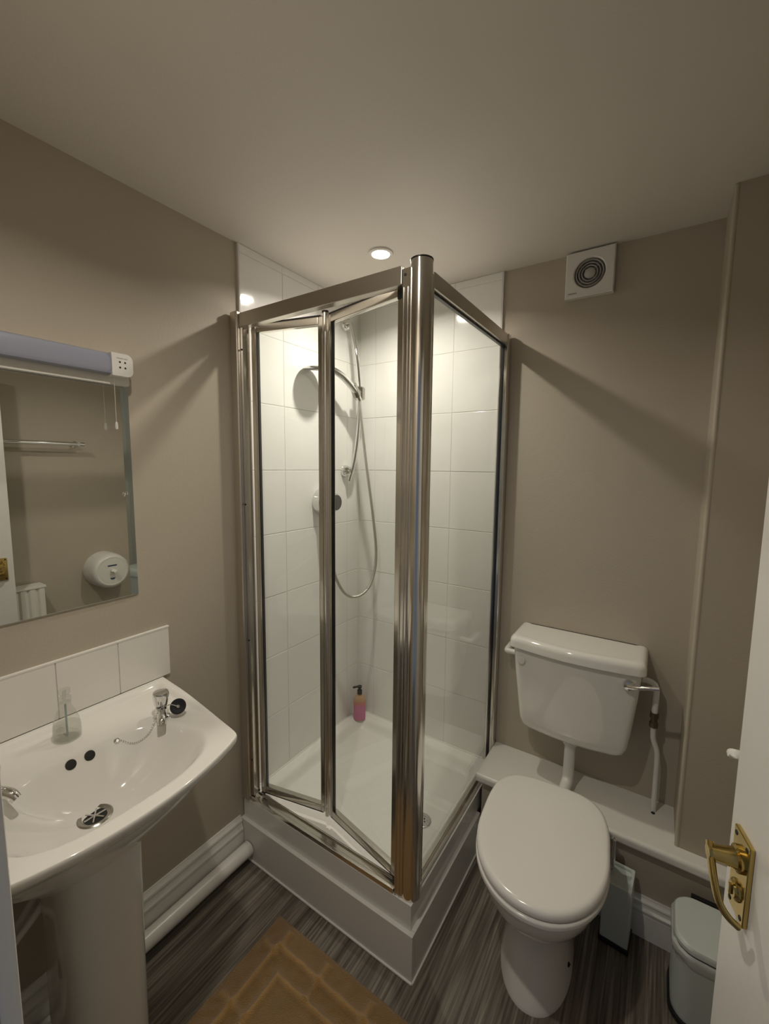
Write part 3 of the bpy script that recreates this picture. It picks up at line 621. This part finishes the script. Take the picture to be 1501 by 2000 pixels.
ci = thing('toilet_cistern', 'white wall-hung toilet cistern with chrome side lever', 'cistern', (1.05, -0.08, 0.51))
def csec(z, x0, x1, d, bow, r=0.028, n=6):
    pts = [(x1, 0.0065), (x0, 0.0065)]
    for k in range(n+1): q = PI+k*PI/2/n; pts.append((x0+r+r*math.cos(q), -d+r+r*math.sin(q)))
    for k in range(1, 12): t = k/12; pts.append((x0+r+(x1-x0-2*r)*t, -d-bow*math.sin(PI*t)))
    for k in range(n+1): q = 1.5*PI+k*PI/2/n; pts.append((x1-r+r*math.cos(q), -d+r+r*math.sin(q)))
    return [(x, y, z) for x, y in pts]
bm = B(); loft(bm, [csec(0.513, 0.925, 1.165, 0.085, 0.01), csec(0.515, 0.90, 1.19, 0.105, 0.014), csec(0.521, 0.884, 1.208, 0.118, 0.016), csec(0.535, 0.872, 1.222, 0.128, 0.018), csec(0.56, 0.866, 1.230, 0.135, 0.018), csec(0.62, 0.860, 1.238, 0.141, 0.018), csec(0.74, 0.848, 1.250, 0.151, 0.019), csec(0.845, 0.840, 1.258, 0.158, 0.02)]); body = obj('body', bm, 'ceramic', ci, angle=50)
bm = B(); e = 0
rings = []
for zz, ins in ((0.8455, 0.004), (0.8475, 0.0), (0.868, 0.001), (0.878, 0.004), (0.884, 0.010), (0.8865, 0.018), (0.8865, 0.030), (0.8845, 0.040)):
    rings.append(csec(zz, 0.828+ins, 1.270-ins, 0.172-ins, 0.022))
loft(bm, rings); obj('lid', bm, 'ceramic', ci, angle=50)
bm = B(); lathe(bm, (1.222, -0.158, 0.808), (0, -1, 0), [(0, 0.018), (0.006, 0.018), (0.012, 0.016), (0.016, 0.013), (0.018, 0.0)], 24, True, False)
tube(bm, [(1.222, -0.170, 0.808), (1.245, -0.178, 0.812), (1.275, -0.182, 0.822), (1.306, -0.184, 0.830)], lambda t: 0.011-0.005*math.sin(PI*min(1, t*1.3)*0.6), 14); obj('flush_lever', bm, 'chrome', ci)
bm = B(); tube(bm, [(1.050, -0.095, 0.515), (1.050, -0.097, 0.45), (1.050, -0.103, 0.40), (1.050, -0.118, 0.368), (1.048, -0.150, 0.356), (1.046, -0.225, 0.354)], 0.019, 18); lathe(bm, (1.050, -0.095, 0.512), (0, 0, -1), [(0, 0.026), (0.012, 0.026), (0.014, 0.020)], 20); obj('flush_pipe', bm, 'plast', ci)
bm = B(); tube(bm, [(0.846, -0.075, 0.786), (0.82, -0.075, 0.786), (0.800, -0.076, 0.786), (0.795, -0.065, 0.787), (0.795, -0.02, 0.79), (0.795, 0.006, 0.79)], 0.0105, 14); obj('overflow_pipe', bm, 'plast', ci)
bm = B(); lathe(bm, (0.876, -0.163, 0.800), (0, -1, 0), [(0, 0.014), (0.0016, 0.013), (0.002, 0.0)], 20, True, False); obj('blanking_plug', bm, 'plast', ci)
spz = thing('cistern_supply_pipe', 'thin white water pipe with valve rising from the ledge to the cistern', 'pipe', (1.318, -0.05, ZL))
bm = B(); tube(bm, [(1.319, -0.05, ZL+0.0005), (1.319, -0.05, 0.42), (1.318, -0.05, 0.52), (1.314, -0.05, 0.555), (1.302, -0.05, 0.59), (1.300, -0.05, 0.63), (1.300, -0.05, 0.67)], 0.0085, 14); obj('pipe', bm, 'plast', spz)
bm = B(); lathe(bm, (1.300, -0.05, 0.632), (0, 0, 1), [(0, 0.0125), (0.016, 0.0135), (0.018, 0.010), (0.032, 0.010), (0.034, 0.0135), (0.052, 0.0125)], 8); obj('isolating_valve', bm, 'copper', spz)
bm = B(); tube(bm, [(1.300, -0.05, 0.684), (1.301, -0.05, 0.73), (1.300, -0.052, 0.765), (1.292, -0.054, 0.785), (1.275, -0.056, 0.793), (1.2565, -0.058, 0.794)], 0.0095, 14); obj('tail_pipe', bm, 'plast', spz)
bm = B(); lathe(bm, (1.319, -0.064, ZL+0.0004), (0, 0, 1), [(0, 0.006), (0.001, 0.006)], 12); obj('pipe_hole', bm, 'dark', spz)

# ================================================================== FAN
fn = thing('extractor_fan', 'square white extractor fan with ringed grille high on the wall', 'extractor fan', (1.009, 0.008, 2.10))
fx0, fx1, fz0, fz1 = 0.931, 1.087, 2.108, 2.262; fcx, fcz = 1.009, 2.186
bm = B(); out = rrect(fx0, fx1, fz0, fz1, 0.004, 3); prism(bm, [(a, b) for a, b in out], -0.007, 0.022); 
FY_ = Matrix(((1, 0, 0, 0), (0, 0, -1, 0), (0, 1, 0, 0), (0, 0, 0, 1)))
bm.free()
# plate with a round opening
bm = B(); NS = 64
def sq(q, h): 
    c, s = math.cos(q), math.sin(q); k = h/max(abs(c), abs(s)); return k*c, k*s
HF = 0.0775
rings = [[(fcx+sq(2*PI*i/NS, HF)[0], 0.0072, fcz+sq(2*PI*i/NS, HF)[1]*0.985) for i in range(NS)], [(fcx+sq(2*PI*i/NS, HF)[0], -0.016, fcz+sq(2*PI*i/NS, HF)[1]*0.985) for i in range(NS)], [(fcx+sq(2*PI*i/NS, HF-0.003)[0], -0.019, fcz+sq(2*PI*i/NS, HF-0.003)[1]*0.985) for i in range(NS)],
         [(fcx+0.053*math.cos(2*PI*i/NS), -0.019, fcz+0.053*math.sin(2*PI*i/NS)) for i in range(NS)], [(fcx+0.050*math.cos(2*PI*i/NS), -0.016, fcz+0.050*math.sin(2*PI*i/NS)) for i in range(NS)], [(fcx+0.048*math.cos(2*PI*i/NS), 0.002, fcz+0.048*math.sin(2*PI*i/NS)) for i in range(NS)]]
loft(bm, rings, True, False); obj('cover_plate', bm, 'plast', fn)
bm = B(); lathe(bm, (fcx, 0.002, fcz), (0, -1, 0), [(0, 0.0485), (0.0005, 0.0485)], 40); obj('duct', bm, 'grey', fn)
for r_ in (0.045, 0.036, 0.027):
    bm = B(); lathe(bm, (fcx, 0.0, fcz), (0, -1, 0), [(0.004, r_-0.0030), (0.014, r_-0.0038), (0.0165, r_-0.0022), (0.014, r_-0.0002), (0.004, r_+0.0010)], 48, False, False); obj('grille_ring', bm, 'fangrey', fn)
bm = B(); lathe(bm, (fcx, 0.0, fcz), (0, -1, 0), [(0.002, 0.0185), (0.012, 0.018), (0.0155, 0.013), (0.0165, 0.005), (0.0168, 0.0)], 40, True, False); obj('hub', bm, 'fangrey', fn)
bm = B()
for k in range(4): q = PI/4+k*PI/2; tube(bm, [(fcx+0.015*math.cos(q), -0.006, fcz+0.015*math.sin(q)), (fcx+0.048*math.cos(q), -0.006, fcz+0.048*math.sin(q))], 0.0018, 6, smooth=False)
obj('spoke', bm, 'fangrey', fn)
bm = B(); 
for k in range(6): box(bm, 0.943+k*0.0048, 0.943+k*0.0048+0.0034, -0.0192, -0.0189, 2.122, 2.1265)
obj('printed_mark', bm, 'printgrey', fn)

# ================================================================== BRUSH, BIN, MAT
tb = thing('toilet_brush_holder', 'pale square toilet brush holder with chrome handle right of the toilet', 'toilet brush', (1.240, -0.262, 0), math.radians(-4))
bm = B(); loft(bm, [[(x, y, z if z < 0.1 else z+(y+0.04)*sl_) for x, y in rrect(-hw, hw, -hw, hw, 0.004, 3)] for z, hw, sl_ in ((0.018, 0.0395, 0), (0.205, 0.0405, 0.20), (0.212, 0.039, 0.20), (0.2125, 0.031, 0.20), (0.206, 0.030, 0.20))]); obj('body', bm, 'palegrey', tb, world=False, angle=30)
bm = B(); box(bm, -0.043, 0.043, -0.043, 0.043, 0.0, 0.0178, 0.003); obj('base', bm, 'black', tb, world=False)
bm = B(); lathe(bm, (-0.022, 0.0, 0.205), (0, 0, 1), [(0, 0.007), (0.120, 0.0075), (0.128, 0.007), (0.132, 0.003)], 18); obj('handle', bm, 'chrome', tb, world=False)

bn = thing('pedal_bin', 'pale grey-green pedal bin with flat lid in front of the skirting', 'bin', (1.472, -0.332, 0))
def bsec(z, g=0.0, rf=0.05): return [(x, y, z) for x, y in rrect(1.382-g, 1.562+g, -0.420-g, -0.248+g, rf, 8)]
bm = B(); loft(bm, [bsec(0.016, -0.004), bsec(0.03, -0.003), bsec(0.215, 0.0)]); obj('body', bm, 'palegrey', bn)
bm = B(); loft(bm, [bsec(0, 0.0), bsec(0.006, 0.002), bsec(0.016, 0.001)]); obj('base', bm, 'black', bn)
bm = B(); rings = []
for k, (zz, g) in enumerate(((0.196, 0.0015), (0.202, 0.005), (0.214, 0.006), (0.222, 0.005), (0.227, 0.001))):
    r = bsec(zz, g); rings.append([(x+0.0012*math.sin(i*1.7+k), y+0.0012*math.cos(i*2.3+k), z+0.004*math.sin(i*0.9)*(1 if k < 2 else 0.2)) for i, (x, y, z) in enumerate(r)])
loft(bm, rings, False, False); obj('bin_liner', bm, 'bag', bn)
bm = B(); loft(bm, [bsec(0.228, -0.002), bsec(0.230, 0.0005), bsec(0.240, 0.0005), bsec(0.246, -0.003), bsec(0.248, -0.008)]); obj('lid', bm, 'palegrey', bn)
obj('lid_hinge', box(B(), 1.425, 1.50, -0.2455, -0.232, 0.222, 0.247, 0.003), 'black', bn)
bm = B(); box(bm, 1.455, 1.49, -0.448, -0.418, 0.006, 0.014, 0.003); obj('pedal', bm, 'black', bn)

# bath mat: relief height field
MX0, MX1, MYA, MYB = 0.292, 1.09, -1.33, -0.822
bm = B(); nx, ny = 200, 128; V = {}
def mat_h(x, y):
    ex = min(x-MX0, MX1-x); ey = min(y-MYA, MYB-y); d = min(ex, ey)
    h = 0.009
    edge = sst(0, 0.008, d)
    for c0_, wd in ((0.072, 0.009), (0.130, 0.009)):
        h += 0.011*math.exp(-((d-c0_)/wd)**2)
    h -= 0.004*math.exp(-((d-0.105)/0.016)**2)
    # little cross bars in the border band
    s = (x if ey < ex else y)
    if 0.02 < d < 0.13: h += 0.007*math.exp(-(((s*1.0+0.03) % 0.16-0.08)/0.011)**2)
    h += 0.0012*math.sin(x*90+3*math.sin(y*31))*math.sin(y*83+2*math.sin(x*27))
    return max(0.0012, h*edge)
for i in range(nx+1):
    for j in range(ny+1):
        x = MX0+(MX1-MX0)*i/nx; y = MYA+(MYB-MYA)*j/ny
        V[i, j] = bm.verts.new((x, y, mat_h(x, y)+0.0006))
for i in range(nx):
    for j in range(ny): bm.faces.new((V[i, j], V[i+1, j], V[i+1, j+1], V[i, j+1]))
ring = [V[i, 0] for i in range(nx+1)] + [V[nx, j] for j in range(1, ny+1)] + [V[i, ny] for i in range(nx-1, -1, -1)] + [V[0, j] for j in range(ny-1, 0, -1)]
low = [bm.verts.new((v.co.x, v.co.y, 0.0004)) for v in ring]
for i in range(len(ring)): j = (i+1) % len(ring); bm.faces.new((ring[i], low[i], low[j], ring[j]))
single('bath_mat', bm, 'towel', 'tan towelling bath mat with raised border lines on the floor', 'bath mat', angle=60)

# ================================================================== DOOR
E0 = Vector((1.3843, -0.9889, 0)); DA = math.radians(104); dd = Vector((math.cos(DA), math.sin(DA), 0)); DL = 0.636
hinge = E0-dd*DL
dT = Matrix.Translation(hinge) @ Matrix.Rotation(DA, 4, 'Z')      # local x along the door, +y = face seen by the camera
door = thing('door_1', 'open white door with brass lever handle at the right edge', 'door', tuple(hinge), DA, kind='structure')
bm = B(); box(bm, 0.0, DL, -0.036, 0.0, 0.008, 1.985, 0.0015); obj('door_slab', bm, 'white', door, world=False)
def dl(x, y, z): return Vector((x, y, z))
hp = DL-0.045
pb = obj('handle_plate', box(B(), hp-0.0215, hp+0.0215, 0.0002, 0.006, 0.935, 1.045, 0.0015), 'brass', door, world=False)
for px_ in (-0.0145, 0.0145):
    for pz in (0.943, 1.037):
        bm = B(); lathe(bm, (hp+px_, 0.0058, pz), (0, 1, 0), [(0, 0.0036), (0.0008, 0.003), (0.0008, 0.0)], 12, True, False); obj('screw', bm, 'dark', pb, world=False)
bm = B(); lathe(bm, (hp, 0.006, 1.012), (0, 1, 0), [(0, 0.0165), (0.004, 0.0165), (0.006, 0.0125), (0.016, 0.0105), (0.031, 0.0092), (0.035, 0.0080)], 28)
lv = obj('lever', bm, 'brass', door, world=False)
bm = B(); P_ = smooth_path([(hp+0.008, 0.0365, 1.021), (hp-0.005, 0.0375, 1.004), (hp-0.019, 0.0372, 0.985), (hp-0.030, 0.0345, 0.970), (hp-0.037, 0.0275, 0.961), (hp-0.041, 0.0180, 0.955)], 6); rings = []
for i, p in enumerate(P_):
    t = i/(len(P_)-1); tg = (P_[min(i+1, len(P_)-1)]-P_[max(i-1, 0)]).normalized(); wd_ = tg.cross(Vector((0, 1, 0))).normalized(); nn = wd_.cross(tg).normalized()
    rings.append([p+nn*0.0040*math.cos(q)+wd_*(0.0088-0.0012*t)*math.sin(q) for q in [2*PI*k/16 for k in range(16)]])
loft(bm, rings); obj('lever_grip', bm, 'brass', lv, world=False)
bm = B(); lathe(bm, (hp, 0.006, 0.968), (0, 1, 0), [(0, 0.0135), (0.002, 0.0130), (0.003, 0.0105), (0.0055, 0.0095), (0.006, 0.0)], 24, True, False); box(bm, hp-0.002, hp+0.002, 0.010, 0.0145, 0.961, 0.975, 0.001); obj('thumb_turn', bm, 'brass', pb, world=False)
bm = B(); box(bm, DL-0.0002, DL+0.001, -0.029, -0.008, 0.93, 1.06, 0.0005); obj('latch_plate', bm, 'brass', door, world=False)

# ================================================================== RIGHT WALL (seen in the mirror)
rl = thing('towel_rail', 'thin chrome towel rail on the wall seen in the mirror', 'towel rail', (1.57, -0.86, 1.61))
bm = B(); cyl(bm, (1.53, -1.12, 1.617), (1.53, -0.590, 1.617), 0.0105, seg=18); obj('bar', bm, 'chrome', rl)
for yy in (-0.62, -1.09):
    bm = B(); lathe(bm, (1.5995, yy, 1.617), (-1, 0, 0), [(0, 0.02), (0.006, 0.02), (0.010, 0.009), (0.062, 0.009), (0.068, 0.011), (0.078, 0.010)], 20); obj('bracket', bm, 'chrome', rl)
ds = thing('toilet_roll_dispenser', 'round white toilet roll dispenser on the wall seen in the mirror', 'roll dispenser', (1.55, -0.505, 0.75))
bm = B(); lathe(bm, (1.5995, -0.505, 0.862), (-1, 0, 0), [(0, 0.108), (0.05, 0.108), (0.085, 0.106), (0.113, 0.102), (0.124, 0.094), (0.128, 0.085), (0.126, 0.078), (0.1255, 0.0)], 48, True, False); obj('shell', bm, 'plast', ds)
bm = B(); lathe(bm, (1.4745, -0.505, 0.862), (-1, 0, 0), [(0, 0.075), (0.0012, 0.074), (0.002, 0.06), (0.003, 0.0)], 40, True, False); obj('front_disc', bm, 'grey' if False else 'plast', ds)
bm = B(); lathe(bm, (1.4715, -0.505, 0.868), (-1, 0, 0), [(0, 0.013), (0.004, 0.012), (0.005, 0.006)], 20); obj('nozzle', bm, 'plast', ds)
bm = B(); box(bm, 1.4708, 1.4720, -0.530, -0.480, 0.893, 0.901); obj('printed_mark', bm, 'navy', ds)
bm = B(); prism(bm, [(-0.522, 0.822), (-0.490, 0.822), (-0.498, 0.812), (-0.514, 0.812), (-0.506, 0.800)][:4], 1.4706, 1.4722); place(bm, FX); obj('printed_mark', bm, 'navy', ds)
bm = B(); rings = []
for k in range(7):
    t = k/6; rings.append([(1.469-0.030*t+0.002*math.sin(5*t+q), -0.505+(0.004+0.012*math.sin(PI*min(1, t*0.9)))*math.cos(q), 0.868-0.004*t+(0.004+0.006*math.sin(PI*min(1, t*0.9)))*math.sin(q)+0.002*math.sin(3*q+4*t)) for q in [2*PI*i/12 for i in range(12)]])
loft(bm, rings); obj('tissue_end', bm, 'paper', ds)
rd = thing('radiator', 'white ribbed panel radiator behind the door, seen in the mirror', 'radiator', (1.55, -1.03, 0.25))
bm = B(); pts = [(1.535, -1.235), (1.535, -0.832)]
front = []; y = -0.832
NR = 10; pitch = (1.235-0.832)/NR
for k in range(NR):
    y0 = -0.832-k*pitch
    front += [(1.500, y0-0.004), (1.496, y0-0.010), (1.496, y0-pitch+0.012), (1.500, y0-pitch+0.007), (1.505, y0-pitch+0.003)]
prism(bm, pts[::1]+front, 0.27, 0.835); obj('ribbed_panel', bm, 'white', rd)
obj('top_grille', box(B(), 1.494, 1.585, -1.238, -0.829, 0.836, 0.850, 0.003), 'white', rd)
obj('back_panel', box(B(), 1.560, 1.575, -1.235, -0.832, 0.27, 0.835, 0.003), 'white', rd)
for yy in (-0.92, -1.15): obj('wall_bracket', box(B(), 1.576, 1.5995, yy-0.02, yy+0.02, 0.35, 0.78), 'white', rd)
obj('side_cover', box(B(), 1.5355, 1.5595, -0.836, -0.832, 0.27, 0.835), 'white', rd)
